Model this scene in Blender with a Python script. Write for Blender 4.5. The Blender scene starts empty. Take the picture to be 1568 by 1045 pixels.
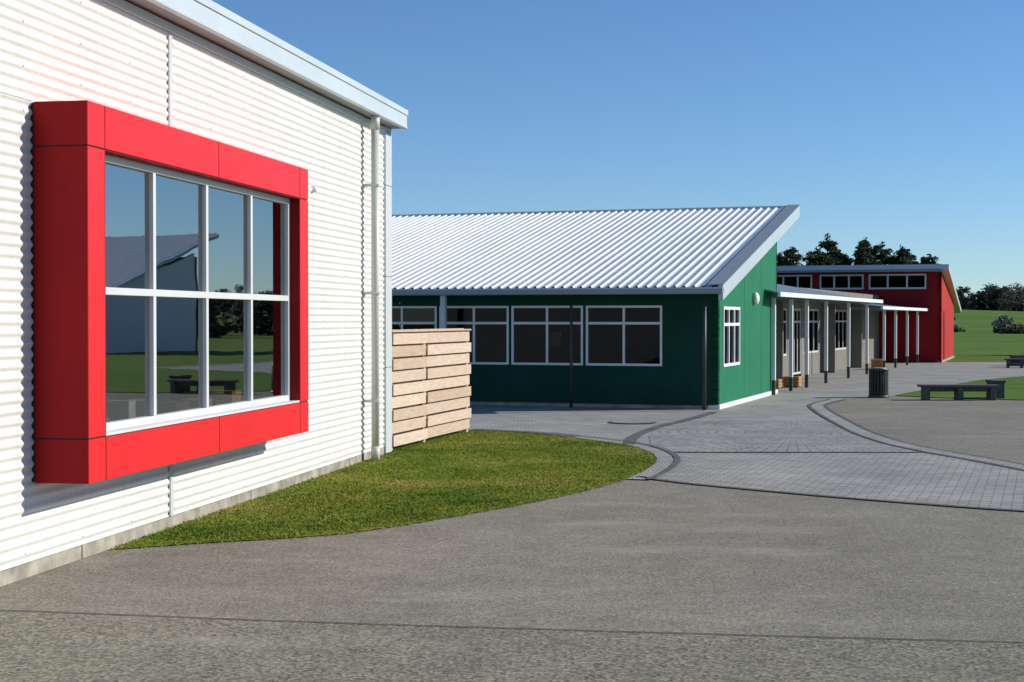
import bpy, bmesh, math, random
from mathutils import Vector, Matrix, noise as mnoise
random.seed(7)
S=bpy.context.scene
S.view_settings.view_transform='Standard'; S.view_settings.look='None'; S.view_settings.exposure=0

# ---------------------------------------------------------------- materials
def newmat(name):
    m=bpy.data.materials.new(name); m.use_nodes=True
    nt=m.node_tree; b=nt.nodes['Principled BSDF']
    return m,nt,b
def N(nt,t,**kw):
    n=nt.nodes.new(t)
    for k,v in kw.items(): setattr(n,k,v)
    return n
def ramp(nt,fac,stops):
    r=N(nt,'ShaderNodeValToRGB'); e=r.color_ramp.elements
    while len(e)<len(stops): e.new(0.5)
    for i,(p,c) in enumerate(stops):
        e[i].position=p; e[i].color=(c[0],c[1],c[2],1)
    nt.links.new(fac,r.inputs[0]); return r.outputs[0]
def noise(nt,vec,scale,detail=4,rough=.55):
    n=N(nt,'ShaderNodeTexNoise'); n.inputs['Scale'].default_value=scale
    n.inputs['Detail'].default_value=detail; n.inputs['Roughness'].default_value=rough
    nt.links.new(vec,n.inputs['Vector']); return n.outputs['Fac']
def mix(nt,a,b,fac,mode='MIX'):
    n=N(nt,'ShaderNodeMix',data_type='RGBA',blend_type=mode)
    for sock,v in ((n.inputs[0],fac),(n.inputs[6],a),(n.inputs[7],b)):
        if hasattr(v,'is_linked'): nt.links.new(v,sock)
        elif isinstance(v,(int,float)): sock.default_value=v
        else: sock.default_value=(v[0],v[1],v[2],1)
    return n.outputs[2]
def bump(nt,b,h,strength,dist=.01):
    n=N(nt,'ShaderNodeBump'); n.inputs['Strength'].default_value=strength; n.inputs['Distance'].default_value=dist
    nt.links.new(h,n.inputs['Height']); nt.links.new(n.outputs[0],b.inputs['Normal'])
def coords(nt): return N(nt,'ShaderNodeTexCoord').outputs['Object']
def pm(name,c,rough=.5,var=.12,scale=2.0,bmp=0,bscale=60,metal=0,objrand=0,spec=.5):
    m,nt,b=newmat(name); co=coords(nt)
    f=noise(nt,co,scale,4)
    lo=[x*(1-var) for x in c]; hi=[min(1,x*(1+var)) for x in c]
    col=ramp(nt,f,[(.3,lo),(.7,hi)])
    nt.links.new(col,b.inputs['Base Color'])
    b.inputs['Roughness'].default_value=rough; b.inputs['Metallic'].default_value=metal
    b.inputs['Specular IOR Level'].default_value=spec
    if bmp: bump(nt,b,noise(nt,co,bscale,3),bmp,.01)
    return m

M={}
m,nt,b=newmat('white_corrugated_steel'); co=coords(nt)
f=noise(nt,co,1.3,5); mp=N(nt,'ShaderNodeMapping'); mp.inputs['Scale'].default_value=(6,6,.5); nt.links.new(co,mp.inputs[0])
f2=noise(nt,mp.outputs[0],3,4)
c1=ramp(nt,f,[(.3,(.745,.73,.68)),(.7,(.80,.785,.735))]); c2=ramp(nt,f2,[(.3,(.92,.92,.91)),(.6,(1,1,1))])
nt.links.new(mix(nt,c1,c2,1,'MULTIPLY'),b.inputs['Base Color']); b.inputs['Roughness'].default_value=.5
b.inputs['Specular IOR Level'].default_value=.3
M['corr']=m
M['trim']=pm('pale_trim_steel',(.58,.61,.61),.4,.05,1.5)
M['gutter']=pm('gutter_steel',(.56,.62,.64),.35,.05,1.5)
M['soffit']=pm('soffit_board',(.26,.27,.27),.7,.05)
M['pipe']=pm('downpipe_paint',(.60,.61,.56),.4,.06,3)
M['conc']=pm('concrete',(.34,.31,.25),.9,.35,6,.4,80)
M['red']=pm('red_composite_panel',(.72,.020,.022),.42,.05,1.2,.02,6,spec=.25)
M['redside_shade']=pm('red_side_shaded',(.30,.008,.011),.5,.07,1.2,.02,6,spec=.10)  # same red panel darkened, painting in shade on the camera-side bay face
M['redshade_door']=pm('red_shade_and_door',(.26,.008,.010),.5,.08,1.2,spec=.15)  # red darkened for painted shade on reveals and soffit; end door simply dark red
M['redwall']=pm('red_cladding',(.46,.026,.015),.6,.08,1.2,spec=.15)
M['joint']=pm('dark_joint',(.03,.010,.010),.8,.05)
M['alu']=pm('white_aluminium',(.66,.66,.64),.4,.04,3)
M['alug']=pm('grey_aluminium',(.27,.31,.33),.4,.05,3)
M['roof']=pm('zincalume_roof',(.76,.79,.81),.42,.07,.8)
M['roof2']=pm('blue_grey_roof',(.17,.225,.27),.55,.1,.8,spec=.15)
M['roofw']=pm('white_roof',(.84,.84,.83),.5,.05,.8)
M['barge']=pm('barge_steel',(.48,.54,.57),.4,.05,1)
M['darksteel']=pm('dark_steel',(.045,.05,.05),.5,.1,4)
M['bin']=pm('bin_slats',(.022,.02,.02),.5,.3,8)
M['bench']=pm('weathered_timber',(.10,.09,.085),.8,.35,14,.3,60)
M['beige']=pm('beige_cladding',(.21,.20,.175),.7,.12,1.5,spec=.2)
M['white']=pm('white_paint',(.80,.80,.78),.5,.05,2)
M['interior']=pm('interior_wall',(.34,.33,.30),.9,.1,1)
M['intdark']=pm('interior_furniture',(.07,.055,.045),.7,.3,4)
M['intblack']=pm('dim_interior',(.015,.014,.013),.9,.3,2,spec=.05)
M['blind']=pm('maroon_pinboard',(.06,.012,.012),.9,.3,1.5)
M['intlight']=pm('interior_paper',(.5,.5,.48),.8,.2,8)
M['orange']=pm('orange_timber',(.46,.22,.07),.7,.2,6)
M['trunk']=pm('bark',(.07,.055,.04),.9,.3,8)
M['black']=pm('bitumen_joint',(.06,.057,.05),.8,.3,10)
M['litter']=pm('dry_leaf',(.30,.25,.15),.9,.5,3)
m,nt,b=newmat('pine_slat'); co=coords(nt)
mp=N(nt,'ShaderNodeMapping'); mp.inputs['Scale'].default_value=(1,1,14); nt.links.new(co,mp.inputs[0])
f=noise(nt,mp.outputs[0],4,5,.6)
c=ramp(nt,f,[(.3,(.54,.40,.29)),(.55,(.68,.53,.41)),(.75,(.74,.61,.49))])
oi=N(nt,'ShaderNodeObjectInfo'); g=ramp(nt,oi.outputs['Random'],[(0,(.78,.72,.66)),(1,(1.0,1.0,1.0))])
nt.links.new(mix(nt,c,g,1,'MULTIPLY'),b.inputs['Base Color']); b.inputs['Roughness'].default_value=.8
bump(nt,b,f,.25,.005); M['slat']=m
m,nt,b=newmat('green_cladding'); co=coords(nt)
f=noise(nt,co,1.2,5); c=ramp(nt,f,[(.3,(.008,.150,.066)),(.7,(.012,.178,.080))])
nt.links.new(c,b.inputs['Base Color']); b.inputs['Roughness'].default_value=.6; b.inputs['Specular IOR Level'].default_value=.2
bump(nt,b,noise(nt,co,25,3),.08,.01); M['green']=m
M['greenshade']=pm('shaded_green_cladding',(.006,.055,.034),.6,.14,1.2,spec=.12)  # green cladding darkened to paint shade into walls away from sun; also panel joints
def glassmat(name,gl,tint):
    m,nt,b=newmat(name); nt.nodes.remove(b); out=nt.nodes['Material Output']
    g=N(nt,'ShaderNodeBsdfGlossy'); g.inputs['Roughness'].default_value=.01; g.inputs['Color'].default_value=(.95,.98,1,1)
    co=coords(nt); bp=N(nt,'ShaderNodeBump'); bp.inputs['Strength'].default_value=.05; bp.inputs['Distance'].default_value=.02
    nt.links.new(noise(nt,co,.9,2),bp.inputs['Height']); nt.links.new(bp.outputs[0],g.inputs['Normal'])
    o=N(nt,'ShaderNodeBsdfTransparent'); o.inputs['Color'].default_value=(tint,tint,tint*.97,1)
    mx=N(nt,'ShaderNodeMixShader'); mx.inputs[0].default_value=gl
    nt.links.new(o.outputs[0],mx.inputs[1]); nt.links.new(g.outputs[0],mx.inputs[2]); nt.links.new(mx.outputs[0],out.inputs[0])
    return m
M['glass']=glassmat('window_glass',.42,.65)
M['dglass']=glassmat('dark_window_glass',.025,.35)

def sealmat(name,vs,lo,hi,contrast,streak):
    m,nt,b=newmat(name); co=coords(nt)
    big=noise(nt,co,.30,4,.6); mid=noise(nt,co,2.2,4,.65)
    v=N(nt,'ShaderNodeTexVoronoi'); v.inputs['Scale'].default_value=vs; nt.links.new(co,v.inputs['Vector'])
    k=contrast
    stone=ramp(nt,v.outputs['Color'],[(0,(1-.6*k,1-.6*k,1-.63*k)),(.5,(.97,.96,.92)),(1,(1+.65*k,1+.62*k,1+.52*k))])
    base=ramp(nt,big,[(.3,lo),(.7,hi)])
    c=mix(nt,base,ramp(nt,mid,[(.3,(.88,.88,.88)),(.7,(1.12,1.11,1.09))]),1,'MULTIPLY')
    c=mix(nt,c,stone,1,'MULTIPLY')
    mp=N(nt,'ShaderNodeMapping'); mp.inputs['Scale'].default_value=(.5,1.6,1); mp.inputs['Rotation'].default_value=(0,0,-.35); nt.links.new(co,mp.inputs[0])
    fl=noise(nt,mp.outputs[0],.7,5,.65); c=mix(nt,c,(.46,.44,.38),ramp(nt,fl,[(.54,(0,0,0)),(.78,(streak,)*3)]))
    nt.links.new(c,b.inputs['Base Color']); b.inputs['Roughness'].default_value=.9; b.inputs['Specular IOR Level'].default_value=.15
    bump(nt,b,v.outputs['Distance'],.4,.005); return m
M['seal']=sealmat('chip_seal',70,(.220,.207,.172),(.285,.270,.228),.8,.5)
M['seal2']=sealmat('coarse_chip_seal',55,(.195,.185,.150),(.255,.243,.198),1.05,.5)
def paver(name,rot,c1,c2,mort,polar=None,w=.2,h=.1):
    m,nt,b=newmat(name); co=coords(nt); vec=co
    mp=N(nt,'ShaderNodeMapping'); nt.links.new(co,mp.inputs[0])
    if polar:
        mp.inputs['Location'].default_value=(-polar[0],-polar[1],0)
        sx=N(nt,'ShaderNodeSeparateXYZ'); nt.links.new(mp.outputs[0],sx.inputs[0])
        at=N(nt,'ShaderNodeMath',operation='ARCTAN2'); nt.links.new(sx.outputs[1],at.inputs[0]); nt.links.new(sx.outputs[0],at.inputs[1])
        mu=N(nt,'ShaderNodeMath',operation='MULTIPLY'); mu.inputs[1].default_value=polar[2]; nt.links.new(at.outputs[0],mu.inputs[0])
        ln=N(nt,'ShaderNodeVectorMath',operation='LENGTH'); nt.links.new(mp.outputs[0],ln.inputs[0])
        cb=N(nt,'ShaderNodeCombineXYZ'); nt.links.new(mu.outputs[0],cb.inputs[0]); nt.links.new(ln.outputs['Value'],cb.inputs[1]); vec=cb.outputs[0]
    else:
        mp.inputs['Rotation'].default_value=(0,0,rot); vec=mp.outputs[0]
    br=N(nt,'ShaderNodeTexBrick'); nt.links.new(vec,br.inputs['Vector'])
    br.inputs['Scale'].default_value=1; br.inputs['Brick Width'].default_value=w; br.inputs['Row Height'].default_value=h
    br.inputs['Mortar Size'].default_value=.007; br.inputs['Mortar Smooth'].default_value=.2
    br.inputs['Color1'].default_value=(*c1,1); br.inputs['Color2'].default_value=(*c2,1); br.inputs['Mortar'].default_value=(*mort,1)
    g=ramp(nt,noise(nt,co,.8,5,.6),[(.3,(.80,.80,.80)),(.7,(1.14,1.13,1.11))])
    nt.links.new(mix(nt,br.outputs['Color'],g,1,'MULTIPLY'),b.inputs['Base Color'])
    b.inputs['Roughness'].default_value=.9; b.inputs['Specular IOR Level'].default_value=.2
    bp=N(nt,'ShaderNodeBump',invert=True); bp.inputs['Strength'].default_value=.6; bp.inputs['Distance'].default_value=.01
    nt.links.new(br.outputs['Fac'],bp.inputs['Height']); nt.links.new(bp.outputs[0],b.inputs['Normal'])
    return m
M['pave']=paver('grey_pavers',math.radians(18.8),(.32,.315,.295),(.43,.415,.385),(.14,.14,.13))
M['pavec']=paver('fan_pavers',0,(.29,.285,.27),(.39,.38,.355),(.06,.06,.06),polar=(4.4,24.5,2.2),w=.2,h=.15)
M['paved']=paver('dark_edge_pavers',0,(.13,.13,.13),(.18,.18,.175),(.06,.06,.06))
M['pavel']=paver('light_edge_pavers',0,(.36,.355,.34),(.45,.44,.42),(.12,.12,.12),w=.1,h=.1)
def grassmat(name,a,bb,c3,s1=.5,s2=9,bm_=.6,lo=.78):
    m,nt,b=newmat(name); co=coords(nt)
    c=ramp(nt,noise(nt,co,s1,5,.6),[(.32,a),(.5,bb),(.68,c3)])
    c=mix(nt,c,ramp(nt,noise(nt,co,s2,4,.7),[(.3,(lo,lo+.03,lo)),(.7,(1.2,1.17,1.1))]),1,'MULTIPLY')
    nt.links.new(c,b.inputs['Base Color']); b.inputs['Roughness'].default_value=.9; b.inputs['Specular IOR Level'].default_value=.1
    bump(nt,b,noise(nt,co,45,3),bm_,.01); return m
M['lawn']=grassmat('lawn_grass',(.10,.155,.018),(.18,.215,.030),(.31,.275,.070),.55,7,.3)
M['blade']=grassmat('grass_blades',(.11,.18,.020),(.20,.245,.034),(.35,.31,.08),.55,7,.1,.88)
M['field']=grassmat('field_grass',(.075,.145,.018),(.105,.185,.025),(.15,.22,.038),.04,.6)
def leafmat(name,a,bb,c3):
    m,nt,b=newmat(name); co=coords(nt)
    c=ramp(nt,noise(nt,co,.8,4,.7),[(.3,a),(.5,bb),(.72,c3)])
    nt.links.new(c,b.inputs['Base Color']); b.inputs['Roughness'].default_value=.8; b.inputs['Specular IOR Level'].default_value=.12
    return m
M['pine']=leafmat('pine_foliage',(.014,.026,.012),(.028,.044,.020),(.055,.068,.030))
M['leaf']=leafmat('deciduous_foliage',(.022,.028,.017),(.04,.046,.028),(.08,.078,.048))
M['bare']=leafmat('bare_branches',(.10,.08,.055),(.15,.12,.085),(.22,.18,.13))
M['hedge']=leafmat('hedge_foliage',(.03,.045,.015),(.045,.07,.022),(.08,.10,.04))
M['bloss']=leafmat('blossom',(.12,.14,.08),(.26,.25,.19),(.36,.34,.28))

# ---------------------------------------------------------------- helpers
def empty(name):
    e=bpy.data.objects.new(name,None); S.collection.objects.link(e); e.empty_display_size=.3; return e
def mesh(name,v,f,mat,parent=None,smooth=False,recalc=True,bev=0):
    me=bpy.data.meshes.new(name); me.from_pydata([tuple(p) for p in v],[],f)
    if recalc:
        bm=bmesh.new(); bm.from_mesh(me); bmesh.ops.recalc_face_normals(bm,faces=bm.faces); bm.to_mesh(me); bm.free()
    me.materials.append(mat); 
    if smooth: me.shade_smooth()
    o=bpy.data.objects.new(name,me); S.collection.objects.link(o)
    if parent: o.parent=parent
    if bev:
        md=o.modifiers.new('bevel','BEVEL'); md.width=bev; md.segments=2; md.limit_method='ANGLE'
    return o
BF=[(0,1,3,2),(4,6,7,5),(0,4,5,1),(2,3,7,6),(0,2,6,4),(1,5,7,3)]
class Fr:
    def __init__(s,O,a,b): s.O=O; s.a=a; s.b=b
    def p(s,u,d,z): return (s.O[0]+u*s.a[0]+d*s.b[0], s.O[1]+u*s.a[1]+d*s.b[1], z)
def fbox(fr,s0,s1,d0,d1,z0,z1,name,mat,parent,bev=0):
    v=[fr.p(s,d,z) for s in (s0,s1) for d in (d0,d1) for z in (z0,z1)]
    return mesh(name,v,BF,mat,parent,bev=bev)
def sbox(fr,s0,s1,d0,d1,z0,za,zb,name,mat,parent):
    v=[]
    for s,zt in ((s0,za),(s1,zb)):
        for d in (d0,d1):
            v+= [fr.p(s,d,z0),fr.p(s,d,zt)]
    return mesh(name,v,BF,mat,parent)
def bar(p0,p1,side,up,name,mat,parent,bev=0):
    p0=Vector(p0);p1=Vector(p1);side=Vector(side);up=Vector(up)
    v=[p+a*side+c*up for p in (p0,p1) for a in (0,1) for c in (0,1)]
    return mesh(name,v,BF,mat,parent,bev=bev)
def cyl(p0,p1,r,name,mat,parent,n=16,r2=None):
    p0=Vector(p0);p1=Vector(p1); z=(p1-p0).normalized(); x=z.orthogonal().normalized(); y=z.cross(x); r2=r if r2 is None else r2
    v=[];f=[]
    for p,rr in ((p0,r),(p1,r2)):
        for i in range(n):
            a=2*math.pi*i/n; v.append(p+rr*(math.cos(a)*x+math.sin(a)*y))
    for i in range(n): f.append((i,(i+1)%n,n+(i+1)%n,n+i))
    f.append(tuple(range(n))); f.append(tuple(range(n,2*n)))
    o=mesh(name,v,f,mat,parent)
    for p in o.data.polygons: p.use_smooth=len(p.vertices)==4
    return o
def window(fr,s0,s1,z0,z1,mull,trans,parent,fw=.05,d0=-.07,d1=-.015,mat=None,glass=None,nm='window',bev=0):
    mat=mat or M['alu']; glass=glass or M['dglass']
    fbox(fr,s0,s1,d0,d1,z0,z0+fw,nm+'_sill',mat,parent,bev); fbox(fr,s0,s1,d0,d1,z1-fw,z1,nm+'_head',mat,parent,bev)
    fbox(fr,s0,s0+fw,d0,d1,z0+fw,z1-fw,nm+'_jamb',mat,parent,bev); fbox(fr,s1-fw,s1,d0,d1,z0+fw,z1-fw,nm+'_jamb',mat,parent,bev)
    for s in mull: fbox(fr,s-fw*.5,s+fw*.5,d0+.002,d1-.003,z0+fw,z1-fw,nm+'_mullion',mat,parent,bev)
    for z in trans: fbox(fr,s0+fw,s1-fw,d0+.004,d1+.002,z-fw*.5,z+fw*.5,nm+'_transom',mat,parent,bev)
    gm=(d0+d1)/2
    v=[fr.p(s,gm,z) for s,z in ((s0+fw*.5,z0+fw*.5),(s1-fw*.5,z0+fw*.5),(s1-fw*.5,z1-fw*.5),(s0+fw*.5,z1-fw*.5))]
    mesh(nm+'_glass',v,[(0,1,2,3)],glass,parent,recalc=False)

# ---------------------------------------------------------------- ground
xs=[-1500,-600,-300,-150,-60,0,30,60,80,100,120,140,160,180,220,300,450,700,1500]
ys=[-300,-60,0,50,100,150,190,210,230,250,280,310,340,370,400,430,470,600,900,1800]
def gz(x,y):
    t=max(0,min(1,(y-210)/190)); t=t*t*(3-2*t)
    return t*(4.3+1.6*math.sin(x*.021+1.0))
v=[(x,y,gz(x,y)) for y in ys for x in xs]; nx=len(xs)
f=[(j*nx+i,j*nx+i+1,(j+1)*nx+i+1,(j+1)*nx+i) for j in range(len(ys)-1) for i in range(nx-1)]
mesh('ground',v,f,M['field'],smooth=True,recalc=False)
def sheet(name,pts,z,mat):
    o=mesh(name,[(x,y,z) for x,y in pts],[tuple(range(len(pts)))],mat,recalc=False)
    if o.data.polygons[0].normal.z<0: o.data.flip_normals()
    return o
def smooth(pts,n=6):
    out=[]
    P=[pts[0]]+list(pts)+[pts[-1]]
    for i in range(1,len(P)-2):
        for k in range(n):
            t=k/n; q=[]
            for c in (0,1):
                a,b_,c_,d_=P[i-1][c],P[i][c],P[i+1][c],P[i+2][c]
                q.append(.5*((2*b_)+(-a+c_)*t+(2*a-5*b_+4*c_-d_)*t*t+(-a+3*b_-3*c_+d_)*t**3))
            out.append(tuple(q))
    out.append(pts[-1]); return out
def band(name,pts,w,z,mat,off=0):
    v=[];f=[]
    for i,p in enumerate(pts):
        a=Vector(pts[max(0,i-1)]); b_=Vector(pts[min(len(pts)-1,i+1)]); t=(b_-a).normalized(); nrm=Vector((t.y,-t.x))
        q=Vector(p)+nrm*off
        v+= [(*(q-nrm*w/2),z),(*(q+nrm*w/2),z)]
        if i: k=2*i; f.append((k-2,k-1,k+1,k))
    o=mesh(name,v,f,mat,recalc=False)
    if o.data.polygons[0].normal.z<0: o.data.flip_normals()
    return o
sheet('asphalt_yard',[(-40,-25),(16,-25),(16,30),(22,36),(22,64.5),(-40,64.5)],.004,M['seal'])
gedge=smooth([(-3.12,12.1),(-2.51,12.45),(-1.53,12.93),(-1.035,13.45),(-.497,14.2),(.10,15.1),(.57,15.9),(1.03,16.9),(1.43,18.0),(1.74,19.3),(1.84,20.2),(1.80,21.15),(1.62,22.05),(1.29,22.8),(.75,23.7),(.16,24.5),(-.70,25.05)])
tip0=next(i for i,p in enumerate(gedge) if p[0]>1.2)
B1=smooth([(1.42,17.7),(1.9,17.0),(2.49,16.4),(3.35,15.6),(4.75,14.55),(6.44,13.8),(7.1,13.5)])
B2=smooth([(7.19,34.6),(6.35,32.5),(6.0,30.2),(5.74,27.5),(5.51,24.7),(5.49,22.5),(5.67,21.1),(5.94,19.9),(6.14,18.8),(6.5,16.5),(7.1,13.5)])
pv=B1+B2[::-1][1:]+[(8.87,36.3),(10.5,39.6),(13.6,45.5),(15.85,48.5),(21,50.7),(21,64.4),(-20,64.4),(-20,25.2),(-.8,25.2)]+gedge[tip0:][::-1]
sheet('paved_path',pv,.008,M['pave'])
fanp=smooth([(2.0,20.9),(5.45,20.9)],2)+B2[::-1][[i for i,p in enumerate(B2[::-1]) if p[1]>20.95][0]:[i for i,p in enumerate(B2[::-1]) if p[1]<27.6][-1]]+[(3.3,27.6),(2.6,25.9),(2.1,24),(1.95,22)]
sheet('fan_paving',fanp,.012,M['pavec'])
band('paving_edge_band',B1,.09,.016,M['paved'])
band('paving_edge_band',B2,.24,.016,M['pavel']); band('paving_edge_band',B2,.07,.020,M['paved'],-.16); band('paving_edge_band',B2,.06,.020,M['paved'],.16)
band('paving_edge_band',smooth([(1.66,22.2),(1.75,23.0),(1.95,24.1),(2.44,25.9),(3.2,27.9),(3.86,29.9)]),.18,.020,M['paved'])
band('paving_edge_band',[(2.05,20.9),(3.5,20.9),(5.5,20.9)],.07,.020,M['paved'])
ge=gedge[tip0:-8]
band('lawn_edge_band',ge,.24,.016,M['pavel'],.14); band('lawn_edge_band',ge,.08,.024,M['paved'],.28)
band('lawn_edge_band',gedge[-14:],.22,.022,M['paved'],.13)
jp=[(-9,10.7),(-6,10.1),(-3.2,9.605),(-.8,9.155),(2.9,8.625),(6,8.285),(14,7.4)]
js=smooth(jp,8); js=[(x,y+.012*mnoise.noise((x*3,0,0))) for x,y in js]
sheet('old_asphalt',js+[(14,-20),(-9,-20)],.008,M['seal2'])
band('seal_joint',js,.022,.012,M['black'])
lawnp=gedge+[(-1.0,25.05),(-1.7,21.3),(-1.63,20.95)]
sheet('lawn',lawnp,.013,M['lawn'])
strip=[(8.87,36.3),(9.6,35.3),(11.2,34.3),(18,32.5),(45,30),(45,50),(32,55),(21.5,50.7),(15.85,48.5),(13.6,45.5),(10.5,39.6)]
sheet('grass_strip',strip,.020,M['field'])
def inside(x,y,P):
    c=False; j=len(P)-1
    for i in range(len(P)):
        if (P[i][1]>y)!=(P[j][1]>y) and x<(P[j][0]-P[i][0])*(y-P[i][1])/(P[j][1]-P[i][1])+P[i][0]: c=not c
        j=i
    return c
v=[];f=[]
cnt=0
while cnt<80000:
    x=random.uniform(-3.25,2.0); y=random.uniform(11.9,25.1)
    if random.random()>1.25-(y-12)/18: continue
    if not inside(x+random.gauss(0,.035),y+random.gauss(0,.06),lawnp): continue
    h=random.uniform(.008,.020)*(1.15 if mnoise.noise((x*1.5,y*1.5,0))>0 else .9)
    if random.random()<.006: h*=2
    a=random.uniform(0,math.pi); w=.008
    dx,dy=math.cos(a)*w,math.sin(a)*w; k=len(v)
    v+=[(x-dx,y-dy,.010),(x+dx,y+dy,.010),(x+random.gauss(0,.022),y+random.gauss(0,.022),.013+h)]; f.append((k,k+1,k+2)); cnt+=1
mesh('lawn_grass_blades',v,f,M['blade'],recalc=False)
v=[];f=[]
for _ in range(260):
    if random.random()<.6:
        p=random.choice(gedge); x=p[0]+random.gauss(.15,.35); y=p[1]+random.gauss(-.2,.5)
    else: x=random.uniform(-3,6); y=random.uniform(6,24)
    r=random.uniform(.006,.018); a=random.uniform(0,6.28); k=len(v)
    for j in range(4): v.append((x+r*(1 if j%2 else .5)*math.cos(a+j*1.57),y+r*(1 if j%2 else .5)*math.sin(a+j*1.57),.030+random.uniform(0,.008)))
    f.append((k,k+1,k+2,k+3))
mesh('leaf_litter',v,f,M['litter'],recalc=False)
e=empty('manhole_cover')
for r,zz,mm,n_ in ((.42,.022,M['paved'],'ring'),(.36,.026,M['pave'],'lid')):
    mesh(n_,[(2.07+r*math.cos(a*math.pi/16),26.9+r*math.sin(a*math.pi/16),zz) for a in range(32)],[tuple(range(32))],mm,e,recalc=False)

# ---------------------------------------------------------------- left white building
L=Fr((-1.633,20.955),(.1685,.9857),(.9857,-.1685))
WB=empty('white_school_building')
PITCH=.0765; AMP=.0092
def corr(s0,s1,z0,z1,name):
    n=int((z1-z0)/PITCH*8)+1; v=[];f=[]
    for i in range(n+1):
        z=z0+(z1-z0)*i/n; d=AMP*math.sin(2*math.pi*z/PITCH)
        v+=[L.p(s0,d,z),L.p(s1,d,z)]
        if i: k=2*i; f.append((k-2,k-1,k+1,k))
    o=mesh(name,v,f,M['corr'],WB,smooth=True,recalc=False)
    if o.data.polygons[0].normal.x<0: o.data.flip_normals()
SA,SB=-10.175,-5.039; ZA,ZB=.653,3.308
corr(-26,-9.9,.11,4.32,'cladding'); corr(-5.32,-.30,.11,4.32,'cladding')
corr(-9.9,-5.32,.11,.95,'cladding'); corr(-9.9,-5.32,3.02,4.32,'cladding')
fbox(L,-26,-.02,-.12,.0,-.1,.105,'plinth',M['conc'],WB)
for s in (-17,-13.2,-9.4,-5.6,-2.0): fbox(L,s,s+.012,-.01,.003,0,.106,'plinth_joint',M['black'],WB)
fbox(L,-26,-10.1,-.10,-.02,.11,4.5,'wall_core',M['interior'],WB); fbox(L,-5.1,-.02,-.10,-.02,.11,4.5,'wall_core',M['interior'],WB)
fbox(L,-.32,0,-.08,.03,.02,4.33,'corner_flashing',M['trim'],WB,.008)
for z in (1.15,2.35,3.55): fbox(L,-.322,.002,-.0,.034,z,z+.012,'corner_flashing_joint',M['alug'],WB)
fbox(L,-7.70,-7.63,.0,.018,3.32,4.32,'sheet_joint_cover',M['trim'],WB,.004); fbox(L,-7.70,-7.63,.0,.018,.11,.645,'sheet_joint_cover',M['trim'],WB,.004)
fbox(L,-26,-10.18,.0,.016,3.31,3.35,'sheet_joint_cover',M['corr'],WB,.004)
fbox(L,-26,-.0,.0,.03,4.24,4.315,'top_flashing',M['trim'],WB,.004)
fbox(L,-26,0,-.1,.20,4.33,4.345,'soffit',M['soffit'],WB)
fbox(L,-26,.02,.185,.235,4.335,4.53,'gutter_face',M['gutter'],WB,.008)
fbox(L,-26,.02,.10,.185,4.347,4.40,'gutter_back',M['gutter'],WB)
fbox(L,-26,.024,.225,.25,4.50,4.575,'gutter_bead',M['gutter'],WB,.006)
fbox(L,-26,.022,.175,.24,4.325,4.365,'gutter_lip',M['gutter'],WB,.006)
v=[L.p(-26,.2,4.53),L.p(.02,.2,4.53),L.p(.02,-9,5.3),L.p(-26,-9,5.3),L.p(-26,.2,4.41),L.p(.02,.2,4.41),L.p(.02,-9,5.15),L.p(-26,-9,5.15)]
mesh('roof',v,[(0,1,2,3),(4,7,6,5),(0,4,5,1),(1,5,6,2),(2,6,7,3),(3,7,4,0)],M['roof'],WB)
fbox(L,-.1,-.004,-8.8,-.13,0,4.40,'end_wall',M['trim'],WB); fbox(L,-26,-.1,-8.9,-8.8,0,4.6,'rear_wall',M['trim'],WB)
v=[];f=[]
for zi in range(2,56,4):
    z=(zi+.25)*PITCH
    s=-22
    while s<-.4:
        s+=.9
        if -10.3<s<-4.9 and .5<z<3.45: continue
        r=.0075; k=len(v); d=AMP
        for a in range(6): v.append(L.p(s+r*math.cos(a*1.047),d,z+r*math.sin(a*1.047)))
        for a in range(6): v.append(L.p(s+.6*r*math.cos(a*1.047),d+.006,z+.6*r*math.sin(a*1.047)))
        f+= [(k+a,k+(a+1)%6,k+6+(a+1)%6,k+6+a) for a in range(6)]; f.append(tuple(k+6+a for a in range(6)))
mesh('cladding_screws',v,f,M['trim'],WB)
cyl(L.p(-1.335,.15,.12),L.p(-1.335,.15,4.22),.05,'downpipe',M['pipe'],WB,20)
cyl(L.p(-1.335,.15,4.16),L.p(-1.335,.15,4.345),.058,'downpipe_outlet',M['pipe'],WB,20)
cyl(L.p(-1.335,.15,.03),L.p(-1.335,.15,.2),.056,'downpipe_shoe',M['pipe'],WB,20)
for z in (.75,2.1,3.45):
    fbox(L,-1.395,-1.275,.0,.21,z,z+.03,'pipe_bracket',M['pipe'],WB,.003)
cyl(L.p(-3.5,.0,3.24),L.p(-3.5,.05,3.24),.04,'wall_lamp',M['white'],WB,14,.03)
bx=.28; bz=.31; DF=.421
IA,IB=SA+bx,SB-bx; JA,JB=ZA+bz,ZB-bz
fbox(L,SA+.006,IA-.0,-.02,DF-.008,ZA+.006,ZB-.006,'bay_side_core',M['joint'],WB); fbox(L,IB,SB-.006,-.02,DF-.008,ZA+.006,ZB-.006,'bay_side_core',M['joint'],WB)
fbox(L,IA,IB,-.02,DF-.008,ZA+.006,JA,'bay_bottom_core',M['joint'],WB); fbox(L,IA,IB,-.02,DF-.008,JB,ZB-.006,'bay_top_core',M['joint'],WB)
g=.006
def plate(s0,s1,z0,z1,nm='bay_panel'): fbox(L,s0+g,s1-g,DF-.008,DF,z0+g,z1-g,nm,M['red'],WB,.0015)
mid=(SA+SB)/2
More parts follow.
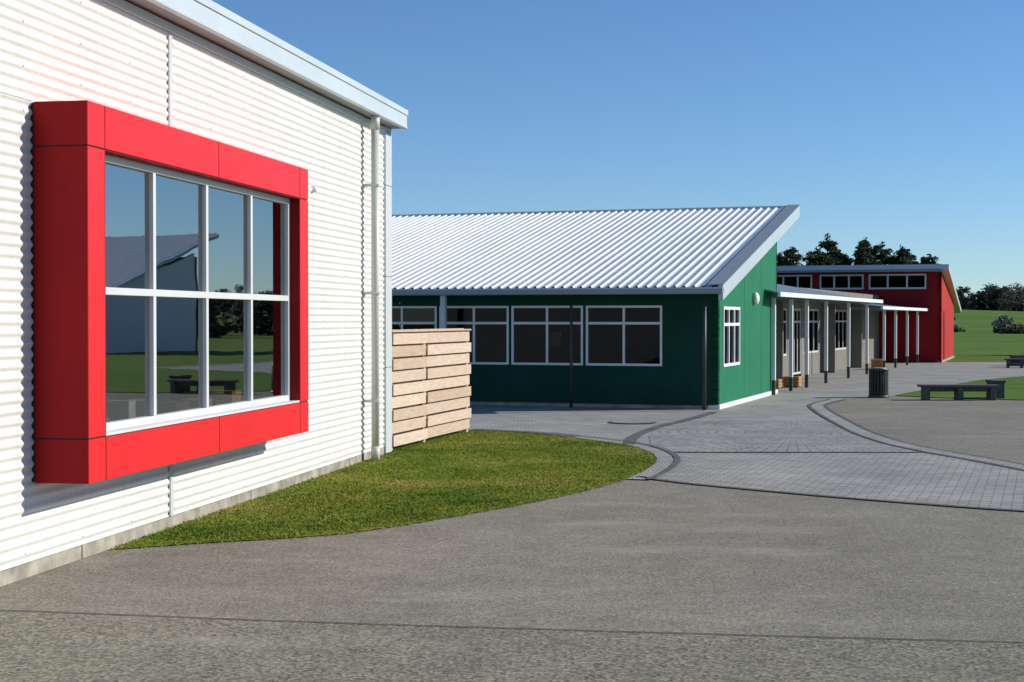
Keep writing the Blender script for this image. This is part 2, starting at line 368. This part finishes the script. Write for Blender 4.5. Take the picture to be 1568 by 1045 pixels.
for z0,z1 in ((ZA-g,JA),(JA,JB),(JB,ZB+g)):
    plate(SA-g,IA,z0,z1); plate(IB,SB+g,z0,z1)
    fbox(L,SA,SA+.007,.02,DF-.009,z0+g,z1-g,'bay_side_panel',M['redside_shade'],WB); fbox(L,SB-.007,SB,.02,DF-.009,z0+g,z1-g,'bay_side_panel',M['red'],WB)
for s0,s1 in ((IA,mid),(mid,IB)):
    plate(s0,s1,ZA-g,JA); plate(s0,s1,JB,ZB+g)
fbox(L,SA+.01,SB-.01,.02,DF-.01,ZB-.006,ZB+.002,'bay_top_panel',M['red'],WB); fbox(L,SA+.01,SB-.01,.02,DF-.01,ZA-.002,ZA+.006,'bay_soffit_panel',M['redshade_door'],WB)
fbox(L,IA,IA+.006,.22,DF-.002,JA,JB,'bay_reveal',M['redshade_door'],WB); fbox(L,IB-.006,IB,.22,DF-.002,JA,JB,'bay_reveal',M['redshade_door'],WB)
fbox(L,IA+.006,IB-.006,.22,DF-.002,JB-.006,JB,'bay_reveal',M['redshade_door'],WB)
fbox(L,IA+.006,IB-.006,.24,DF-.003,JA,JA+.02,'bay_sill',M['alu'],WB,.004)
pw=(IB-IA)/4
window(L,IA+.006,IB-.006,JA+.02,JB-.006,[IA+pw,IA+2*pw,IA+3*pw],[2.0],WB,fw=.055,d0=.24,d1=.32,glass=M['glass'],nm='bay_window',bev=.004)
fbox(L,-12,-3,-5.1,-5.0,.1,3.2,'room_back_wall',M['interior'],WB); fbox(L,-12,-3,-5,-.13,.08,.12,'room_floor',M['intdark'],WB)
fbox(L,-12,-3,-5,-.13,3.2,3.25,'room_ceiling',M['interior'],WB); fbox(L,-12.1,-12,-5,-.1,.1,3.2,'room_side_wall',M['interior'],WB); fbox(L,-3,-2.9,-5,-.1,.1,3.2,'room_side_wall',M['interior'],WB)
fbox(L,IA,IB,-.2,.21,JA-.05,JA-.002,'inner_sill',M['interior'],WB)
for i in range(9):
    s=IA+.2+i*.5+random.uniform(-.1,.1); h=random.uniform(.05,.2)
    fbox(L,s,s+random.uniform(.12,.35),-.15,.05,JA,JA+h,'sill_item',random.choice([M['intlight'],M['intdark'],M['orange']]),WB)
for i in range(4):
    s=-9.5+i*1.2
    fbox(L,s,s+.9,-2.2,-1.5,.78,.82,'room_table',M['intdark'],WB,.01)
    for a in (.05,.8):
        for d in (-2.15,-1.6): fbox(L,s+a,s+a+.04,d,d+.04,.12,.78,'room_table_leg',M['alug'],WB)
    fbox(L,s+.2,s+.6,-1.3,-1.26,.5,1.0,'room_chair_back',M['intdark'],WB,.01)
for i in range(5): fbox(L,-10+i*1.3,-9.2+i*1.3,-5.0,-4.96,1.2,2.2,'room_poster',random.choice([M['intlight'],M['orange'],M['trim']]),WB)

# ---------------------------------------------------------------- slatted fence
SF=empty('slatted_timber_fence'); F=Fr((-1.66,21.12),(.257,.9665),(.9665,-.257))
for s in (.03,1.45,3.62): fbox(F,s,s+.09,-.05,.015,.0,1.58,'post',M['slat'],SF,.004)
for r in range(9):
    z=.07+r*.172
    for k,(a,b_) in enumerate(((0,1.5),(1.5,3.72))):
        front=(r+k)%2==0
        d0=.042 if front else .016
        fbox(F,a+random.uniform(0,.015),b_-random.uniform(0,.02),d0,d0+.024,z,z+.148,'slat',M['slat'],SF,.003)
        fbox(F,a+.01,b_-.01,-.075,-.053,z+.06,z+.2,'slat_rear',M['slat'],SF,.003)
fbox(F,-.02,3.74,-.05,.06,1.612,1.636,'cap',M['slat'],SF,.004)

# ---------------------------------------------------------------- green building
GB=empty('green_school_building')
A=(4.063,30.86); u=(-.947,.322); e_=(.322,.947); nf=(-.322,-.947); out=(.947,-.322)
GF=Fr(A,u,nf); GE=Fr(A,e_,out)
WL=16.0; DEP=7.09
def wtop(s): return 2.405+.2227*(s+.6)-.12
W=[(1.13,2.71),(2.77,4.30),(4.36,5.89),(5.95,7.53),(7.6,9.2)]
z0w,z1w=.85,2.06
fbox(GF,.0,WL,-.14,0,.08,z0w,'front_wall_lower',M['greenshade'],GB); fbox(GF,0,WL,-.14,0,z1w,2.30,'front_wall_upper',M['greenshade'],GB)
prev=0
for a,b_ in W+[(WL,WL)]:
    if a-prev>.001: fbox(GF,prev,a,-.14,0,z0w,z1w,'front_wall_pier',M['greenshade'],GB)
    prev=b_
for i,(a,b_) in enumerate(W):
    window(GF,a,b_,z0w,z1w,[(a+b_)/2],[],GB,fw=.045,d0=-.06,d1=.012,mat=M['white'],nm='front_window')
    fbox(GF,a+.045,b_-.045,-.05,.016,1.68,1.73,'front_window_transom',M['white'],GB)
    fbox(GF,a+.2,a+.75,-1.2,-1.15,1.0,1.65,'pinboard',M['blind'],GB); fbox(GF,b_-.6,b_-.25,-1.6,-1.55,1.2,1.5,'pinboard',M['intlight'] if i%2 else M['blind'],GB)
fbox(GF,0,WL,-.2,-.02,-.1,.08,'plinth',M['conc'],GB)
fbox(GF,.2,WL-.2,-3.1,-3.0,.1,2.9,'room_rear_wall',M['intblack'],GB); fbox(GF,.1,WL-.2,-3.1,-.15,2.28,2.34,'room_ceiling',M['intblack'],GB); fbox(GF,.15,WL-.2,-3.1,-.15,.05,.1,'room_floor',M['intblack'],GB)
for a,b_,zz0 in ((0,.46,.1),(2.23,DEP,.1),(.46,2.23,2.04)):
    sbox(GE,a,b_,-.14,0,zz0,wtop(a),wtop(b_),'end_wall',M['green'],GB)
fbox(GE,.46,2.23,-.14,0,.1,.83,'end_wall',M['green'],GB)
window(GE,.46,2.23,.83,2.04,[1.05,1.64],[1.68],GB,fw=.06,d0=-.06,d1=.02,mat=M['white'],nm='end_window')
fbox(GE,-.0,DEP,-.2,.03,-.1,.10,'end_plinth',M['white'],GB)
for s in (2.8,4.9): sbox(GE,s,s+.012,-.001,.002,.1,wtop(s)-.02,wtop(s)-.02,'panel_joint',M['greenshade'],GB)
BK=Fr((A[0]+e_[0]*DEP,A[1]+e_[1]*DEP),u,e_)
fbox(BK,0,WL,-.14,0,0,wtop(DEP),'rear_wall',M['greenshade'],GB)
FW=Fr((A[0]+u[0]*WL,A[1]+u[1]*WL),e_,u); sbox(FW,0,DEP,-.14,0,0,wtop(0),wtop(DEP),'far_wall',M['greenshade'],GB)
E=(A[0]+.6*nf[0]+.17*out[0], A[1]+.6*nf[1]+.17*out[1]); RF=Fr(E,u,e_); RL=9.86; RW=WL+.4
def rz(l): return 2.405+.2227*l
def ribroof(fr,w,l,zf,parent,mat,pitch=.19,h=.032,sk=0):
    prof=[]; t=0
    while t<w:
        prof+=[(t,0),(t+pitch*.62,0),(t+pitch*.70,h),(t+pitch*.90,h),(t+pitch*.98,0)]; t+=pitch
    v=[];f=[]
    for i,(t,hh) in enumerate(prof):
        v+=[fr.p(t,0,zf(0)+hh),fr.p(t,l,zf(l)+hh)]
        if i: k=2*i; f.append((k-2,k-1,k+1,k))
    o=mesh('roof_sheet',v,f,mat,parent,recalc=False)
    if o.data.polygons[0].normal.z<0: o.data.flip_normals()
ribroof(RF,RW,RL,rz,GB,M['roof'])
def slab(fr,s0,s1,l0,l1,zf,t0,t1,name,mat,parent):
    v=[fr.p(s,l,zf(l)+t) for s in (s0,s1) for l in (l0,l1) for t in (t0,t1)]
    return mesh(name,v,BF,mat,parent)
slab(RF,.03,RW,.03,RL-.03,rz,-.14,-.01,'roof_structure',M['soffit'],GB)
slab(RF,-.05,.04,-.06,RL+.02,rz,-.24,.055,'barge_board',M['barge'],GB)
slab(RF,-.06,.26,-.05,RL+.02,rz,.055,.068,'barge_flashing',M['alug'],GB)
slab(RF,0.04,RW,RL-.04,RL+.05,rz,-.2,.05,'ridge_flashing',M['barge'],GB)
fbox(Fr(E,u,nf),-.05,RW,-.02,.11,2.28,2.40,'gutter',M['alug'],GB,.01)
fbox(Fr(E,u,nf),-.052,RW,.085,.118,2.375,2.405,'gutter_bead',M['barge'],GB,.005)
cyl(GF.p(.18,.48,.02),GF.p(.18,.48,2.3),.04,'downpipe',M['darksteel'],GB); cyl(GF.p(2.87,.5,.02),GF.p(2.87,.5,2.3),.03,'downpipe',M['darksteel'],GB)
fbox(GF,5.56,5.67,.42,.53,.0,2.3,'eave_post',M['gutter'],GB,.005)
fbox(GF,11,11.11,.42,.53,.0,2.3,'eave_post',M['gutter'],GB,.005)
wl=GE.p(3.95,.05,2.24); 
o=bpy.data.meshes.new('wall_light'); bm=bmesh.new(); bmesh.ops.create_uvsphere(bm,u_segments=20,v_segments=12,radius=.14); bmesh.ops.scale(bm,vec=(1,.55,1),verts=bm.verts); bm.to_mesh(o); bm.free(); o.materials.append(M['white']); o.shade_smooth()
ob=bpy.data.objects.new('wall_light',o); S.collection.objects.link(ob); ob.location=wl; ob.rotation_euler=(0,0,math.atan2(out[1],out[0])-math.pi/2); ob.parent=GB
fbox(GE,3.85,4.05,.0,.04,2.16,2.32,'wall_light_base',M['alug'],GB)

# ---------------------------------------------------------------- verandah building
VB=empty('verandah_classroom_block')
va=(math.sin(math.radians(21.1)),math.cos(math.radians(21.1))); vb=(va[1],-va[0])
V=Fr((6.08,35.76),va,vb)
LEN1=(51.4-35.76)/va[1]; LEN2=(66.5-35.76)/va[1]
WD=-1.9
ops=[(1.2,3.0,.1,2.1),(3.7,5.9,.1,2.1),(6.4,7.5,.1,2.1),(8.1,10.7,.7,2.1),(11.3,12.9,.1,2.1),(13.4,16.0,.7,2.1),(17.0,18.6,.1,2.1),(19.2,21.8,.7,2.1),(22.6,25.4,.7,2.1)]
prev=0.5
Vw=Fr(V.p(0,WD,0)[:2],va,vb)
for a,b_,c,d in ops+[(LEN2,LEN2,0,0)]:
    fbox(V,prev,a,WD-.15,WD,0,2.75,'wall_pier',M['beige'],VB)
    if b_>a:
        if c>.2: fbox(V,a,b_,WD-.15,WD,0,c,'wall_lower',M['beige'],VB)
        fbox(V,a,b_,WD-.15,WD,d,2.75,'wall_upper',M['beige'],VB)
        window(Vw,a,b_,c,d,[a+(b_-a)/3,a+2*(b_-a)/3],[1.7],VB,fw=.06,nm='window')
    prev=b_
fbox(V,.6,LEN2,WD-1.6,WD-1.5,0,2.6,'room_rear_wall',M['intdark'],VB)
for s in (3.3,7.75,16.4,22.2): fbox(V,s,s+.1,WD,WD+.45,0,2.5,'wall_fin',M['beige'],VB)
posts=((.9,2.28),(3.0,2.28),(5.1,2.28),(8.0,2.28),(11.9,2.28),(15.6,2.28),(19.6,2.1),(22.6,2.1),(26.0,2.1),(29.3,2.1))
for s,zt in posts:
    fbox(V,s,s+.09,-.35,-.26,0.35,zt,'post',M['white'],VB,.005); fbox(V,s+.005,s+.085,-.345,-.265,0,.35,'post_base',M['darksteel'],VB)
    fbox(V,s,s+.08,WD,-.1,zt,zt+.09,'canopy_rafter',M['alug'],VB)
def canopy(s0,s1,z,d0,zh0,zh1,nm):
    v=[V.p(s0,0,z),V.p(s1,0,z),V.p(s1,d0,zh1),V.p(s0,d0,zh0)]
    lo=[(p[0],p[1],p[2]-.04) for p in v]
    mesh(nm+'_roof',v+lo,[(0,1,2,3),(7,6,5,4),(0,4,5,1),(1,5,6,2),(2,6,7,3),(3,7,4,0)],M['roof2'],VB)
    fbox(V,s0-.01,s1+.01,-.02,.05,z-.10,z+.008,nm+'_fascia',M['white'],VB,.005)
canopy(0,LEN1,2.40,-4.2,3.35,2.62,'near_canopy')
canopy(LEN1+.05,LEN2,2.20,-4.2,2.75,2.45,'far_canopy')
fbox(V,1,LEN2-1,-4.3,-4.2,0,2.4,'rear_wall',M['beige'],VB)
for (s,d,w,h) in ((5.0,-.9,.5,.26),(4.0,-1.2,.4,.22),(20.0,-.8,.5,.35)):
    c=empty('wooden_planter_box')
    for k in range(3): fbox(V,s,s+w,d,d+.4,.04+k*h/3,.04+(k+1)*h/3-.012,'plank',M['orange'],c,.005)
    fbox(V,s+.03,s+w-.03,d+.03,d+.37,0,.04+h-.03,'core',M['intdark'],c)

# ---------------------------------------------------------------- red building
RB=empty('red_school_building')
RA=(17.4,63.5); R1=Fr(RA,u,nf); R2=Fr(RA,e_,out)
fbox(R1,0,16,-.15,0,.05,3.0,'front_wall',M['redshade_door'],RB); fbox(R1,0,16,-.15,0,3.62,3.86,'front_wall_top',M['redshade_door'],RB)  # front wall in a darker red than the end wall, shade painted in
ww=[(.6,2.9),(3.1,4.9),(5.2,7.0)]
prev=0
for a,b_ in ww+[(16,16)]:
    fbox(R1,prev,a,-.15,0,3.0,3.62,'front_wall_pier',M['redshade_door'],RB)
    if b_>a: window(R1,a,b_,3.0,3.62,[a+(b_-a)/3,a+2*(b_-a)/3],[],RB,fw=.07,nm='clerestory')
    prev=b_
fbox(R1,.3,16,-1.3,-1.2,2.9,3.8,'room_rear_wall',M['intdark'],RB)
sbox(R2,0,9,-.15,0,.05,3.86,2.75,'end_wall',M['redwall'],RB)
fbox(R2,0,9,-.2,.03,-.1,.1,'plinth',M['conc'],RB)
fbox(R2,1.2,2.2,.0,.02,.1,2.1,'end_door',M['redshade_door'],RB)
P=[Vector(R1.p(16.4,.6,3.98)),Vector((17.52,62.9,3.98)),Vector((21.5,75,2.25)),Vector((4.0,80,2.25))]
lo=[p-Vector((0,0,.2)) for p in P]
mesh('roof',P+lo,[(0,1,2,3),(7,6,5,4),(0,4,5,1),(1,5,6,2),(2,6,7,3),(3,7,4,0)],M['barge'],RB)
fbox(R1,.0,16,.02,.6,3.70,3.76,'soffit',M['soffit'],RB)
sbox(Fr(R2.p(0,-12,0)[:2],e_,out),0,9,-.1,0,0,3.7,2.6,'far_wall',M['redwall'],RB)

# ---------------------------------------------------------------- block seen mirrored in the bay window (right of view)
CB=empty('white_roof_school_building')
C0=(37.0,69); ca=(math.cos(.12),math.sin(.12)); cb=(-ca[1],ca[0]); CF=Fr(C0,ca,cb)
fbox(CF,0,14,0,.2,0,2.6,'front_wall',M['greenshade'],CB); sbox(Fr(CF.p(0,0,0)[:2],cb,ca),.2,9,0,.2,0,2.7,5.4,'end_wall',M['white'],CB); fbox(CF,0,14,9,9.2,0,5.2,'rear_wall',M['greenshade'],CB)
window(Fr(C0,ca,(-cb[0],-cb[1])),1,6,.9,2.1,[2.2,3.5,4.7],[1.7],CB,d0=.0,d1=.06)
RC=Fr(CF.p(-.5,-.6,0)[:2],ca,cb)
ribroof(RC,15,11,lambda l:2.6+.36*l,CB,M['roofw'],pitch=.3,h=.05)
slab(RC,0,15,0,11,lambda l:2.6+.36*l,-.2,-.01,'roof_structure',M['barge'],CB)

# ---------------------------------------------------------------- litter bin
LB=empty('litter_bin'); bxp,byp=8.33,35.6
for i in range(20):
    a=i*2*math.pi/20; r=.20
    p=Vector((bxp+r*math.cos(a),byp+r*math.sin(a),.06)); t=Vector((-math.sin(a),math.cos(a),0))*.022; o_=Vector((math.cos(a),math.sin(a),0))*.015
    bar(p-t,p-t+Vector((0,0,.56)),t*2,o_,'slat',M['bin'],LB)
cyl((bxp,byp,.03),(bxp,byp,.60),.185,'liner',M['bin'],LB,24); cyl((bxp,byp,0),(bxp,byp,.06),.23,'base',M['darksteel'],LB,24)
cyl((bxp,byp,.62),(bxp,byp,.66),.235,'rim',M['darksteel'],LB,24); cyl((bxp,byp,.66),(bxp,byp,.69),.20,'lid',M['alug'],LB,24,.12)
# ---------------------------------------------------------------- benches
def bench(x,y,ang,ln,name='park_bench'):
    b_=empty(name); ax=(math.cos(ang),math.sin(ang)); ay=(-ax[1],ax[0]); Fb=Fr((x,y),ax,ay)
    for k in range(4): fbox(Fb,0,ln,k*.11,k*.11+.10,.29,.34,'seat_plank_%d'%(k+1),M['bench'],b_,.006)
    for s in (.08,ln*.5-.05,ln-.2): fbox(Fb,s,s+.12,.03,.40,0,.29,'leg',M['bench'],b_,.008)
    fbox(Fb,.1,ln-.1,.18,.26,.19,.288,'rail',M['bench'],b_)
    return b_
bench(8.98,34.35,-.02,1.72)
pb=empty('timber_block_seat'); Fb=Fr((10.72,34.9),(1,0),(0,1))
fbox(Fb,0,.26,0,.5,0,.36,'block',M['bench'],pb,.01); fbox(Fb,-.02,.28,-.02,.52,.36,.42,'top',M['bench'],pb,.008)
bench(17.9,57,-.3,1.2); 
pb=empty('timber_block_seat'); Fb=Fr((18.9,59),(1,0),(0,1)); fbox(Fb,0,.4,0,.5,0,.36,'block',M['bench'],pb,.01); fbox(Fb,-.02,.42,-.02,.52,.36,.42,'top',M['bench'],pb,.008)

# ---------------------------------------------------------------- vegetation
def crown(V_,F_,c,r,n,size,sq=1.0):
    for _ in range(n):
        d=Vector((random.gauss(0,1),random.gauss(0,1),random.gauss(0,1))).normalized()*r*(random.random()**.4)
        d.z*=sq; p=Vector(c)+d
        a=Vector((random.gauss(0,1),random.gauss(0,1),random.gauss(0,.6))).normalized(); b_=a.orthogonal().normalized()
        s=size*random.uniform(.5,1.3); k=len(V_)
        V_+= [p-a*s-b_*s*.5,p+a*s*.9-b_*s*.35,p+a*s+b_*s*.5,p-a*s*.7+b_*s*.45]; F_.append((k,k+1,k+2,k+3))
def trunk(V_,F_,p0,p1,r0,r1,n=6):
    p0=Vector(p0);p1=Vector(p1); z=(p1-p0).normalized(); x=z.orthogonal().normalized(); y=z.cross(x); k=len(V_)
    for p,r in ((p0,r0),(p1,r1)):
        for i in range(n): a=2*math.pi*i/n; V_.append(p+r*(math.cos(a)*x+math.sin(a)*y))
    for i in range(n): F_.append((k+i,k+(i+1)%n,k+n+(i+1)%n,k+n+i))
def treemass(name,specs,mat):
    e=empty(name); LV=[];LF=[];TV=[];TF=[]
    for (x,y,z0,h,w,kind) in specs:
        trunk(TV,TF,(x,y,z0),(x,y,z0+h*.9),w*.07,.05)
        if kind=='pine':
            nl=13
            for i in range(nl):
                t=.12+.86*i/nl; rr=w*(1.0-t)**.55*.95+.25
                for k in range(6):
                    a=random.uniform(0,6.28); q=random.uniform(.3,1.0)*rr
                    c=(x+q*math.cos(a),y+q*math.sin(a),z0+h*t+random.uniform(-.3,.4))
                    trunk(TV,TF,(x,y,z0+h*t-.3),c,.08,.02,4)
                    crown(LV,LF,c,rr*.40+.25,44,.24,.55)
            crown(LV,LF,(x,y,z0+h*.97),.4,36,.2,1.5)
        else:
            for k in range(30):
                a=random.uniform(0,6.28); q=random.random()**.5*w*.9; t=random.uniform(.08 if kind!='bare' else .3,.92)
                q*=math.sin(min(1,(1.05-t)*1.6)*1.57)
                c=(x+q*math.cos(a),y+q*math.sin(a),z0+h*t)
                trunk(TV,TF,(x,y,z0+h*.15),c,.10,.03,4)
                crown(LV,LF,c,w*.3,34 if kind=='leaf' else 20,.32 if kind=='leaf' else .2,.8)
    mesh('foliage',LV,LF,mat,e,recalc=False); mesh('trunks',TV,TF,M['trunk'],e,recalc=False)
sp=[]
k=220/150
for X,Z,W_ in ((26.0,8.2,2.9),(27.2,8.9,3.0),(28.7,8.6,3.2),(30.25,10.0,2.5),(31.5,8.5,3.0),(32.8,9.1,2.8),(34,9.7,2.6),(35.5,9.2,3.0),(36.9,8.8,2.8),(38.2,8.5,2.8),(39.3,7.9,2.6),(29.5,8.0,3.7),(31.9,7.9,3.7),(33.4,8.0,3.7),(36.2,8.0,3.7)):
    sp.append((X*k,220+random.uniform(-6,6),.2,1.8+(Z-1.8)*k-.4,W_*1.15,'pine'))
treemass('distant_pine_trees',sp,M['pine'])
def rowspec(x0,x1,Y,n,h0,h1,w,kind):
    r=[]
    for i in range(n):
        x=x0+(x1-x0)*(i+random.uniform(.2,.8))/n; y=Y+random.uniform(-12,12); r.append((x,y,gz(x,y)-.2,random.uniform(h0,h1),w*random.uniform(.7,1.2),kind))
    return r
treemass('distant_tree_line',rowspec(112,320,420,50,4.0,7.5,4.6,'leaf')+rowspec(114,140,425,14,3.6,8.4,4.0,'leaf')+rowspec(140,165,425,8,3.2,5.6,4.0,'leaf'),M['leaf'])
treemass('distant_bare_trees',rowspec(124,260,410,30,5.0,9.4,3.2,'bare'),M['bare'])
treemass('field_hedge',rowspec(50,330,196,100,.4,1.1,2.0,'leaf'),M['hedge'])
treemass('blossom_bush',[(60.5,193,0,2.1,1.5,'bare'),(88,192,0,2,1.6,'bare')],M['bloss'])
treemass('distant_shelter_belt',rowspec(-60,60,300,18,7,10,4.5,'leaf')+rowspec(340,520,300,26,9,14,6,'leaf')+rowspec(60,125,140,22,2.5,5.0,4.0,'leaf'),M['leaf'])

# ---------------------------------------------------------------- sun, sky, camera
w=bpy.data.worlds.new('World'); S.world=w; w.use_nodes=True; nt=w.node_tree
sk=nt.nodes.new('ShaderNodeTexSky'); sk.sky_type='NISHITA'; sk.sun_disc=False
to=Vector((.886,.145,.4415)).normalized()
sk.sun_elevation=math.asin(to.z); sk.sun_rotation=math.atan2(to.x,to.y)
sk.altitude=1200; sk.air_density=1.0; sk.dust_density=0.0; sk.ozone_density=3.5
tint=mix(nt,sk.outputs[0],(.80,1.0,1.22),1.0,'MULTIPLY')
nt.links.new(tint,nt.nodes['Background'].inputs[0]); nt.nodes['Background'].inputs[1].default_value=.10
sl=bpy.data.lights.new('sun','SUN'); sl.energy=4.8; sl.angle=math.radians(.53); sl.color=(1,.95,.86)
so=bpy.data.objects.new('sun',sl); S.collection.objects.link(so); so.rotation_euler=(-to).to_track_quat('-Z','Y').to_euler(); so.location=(30,5,30)
cam=bpy.data.cameras.new('camera'); co_=bpy.data.objects.new('camera',cam); S.collection.objects.link(co_)
co_.location=(0,0,1.8); co_.rotation_euler=(math.radians(90-.823),0,0)
cam.lens=36*2400/1568; cam.sensor_width=36; cam.clip_end=5000; cam.clip_start=.1
S.camera=co_
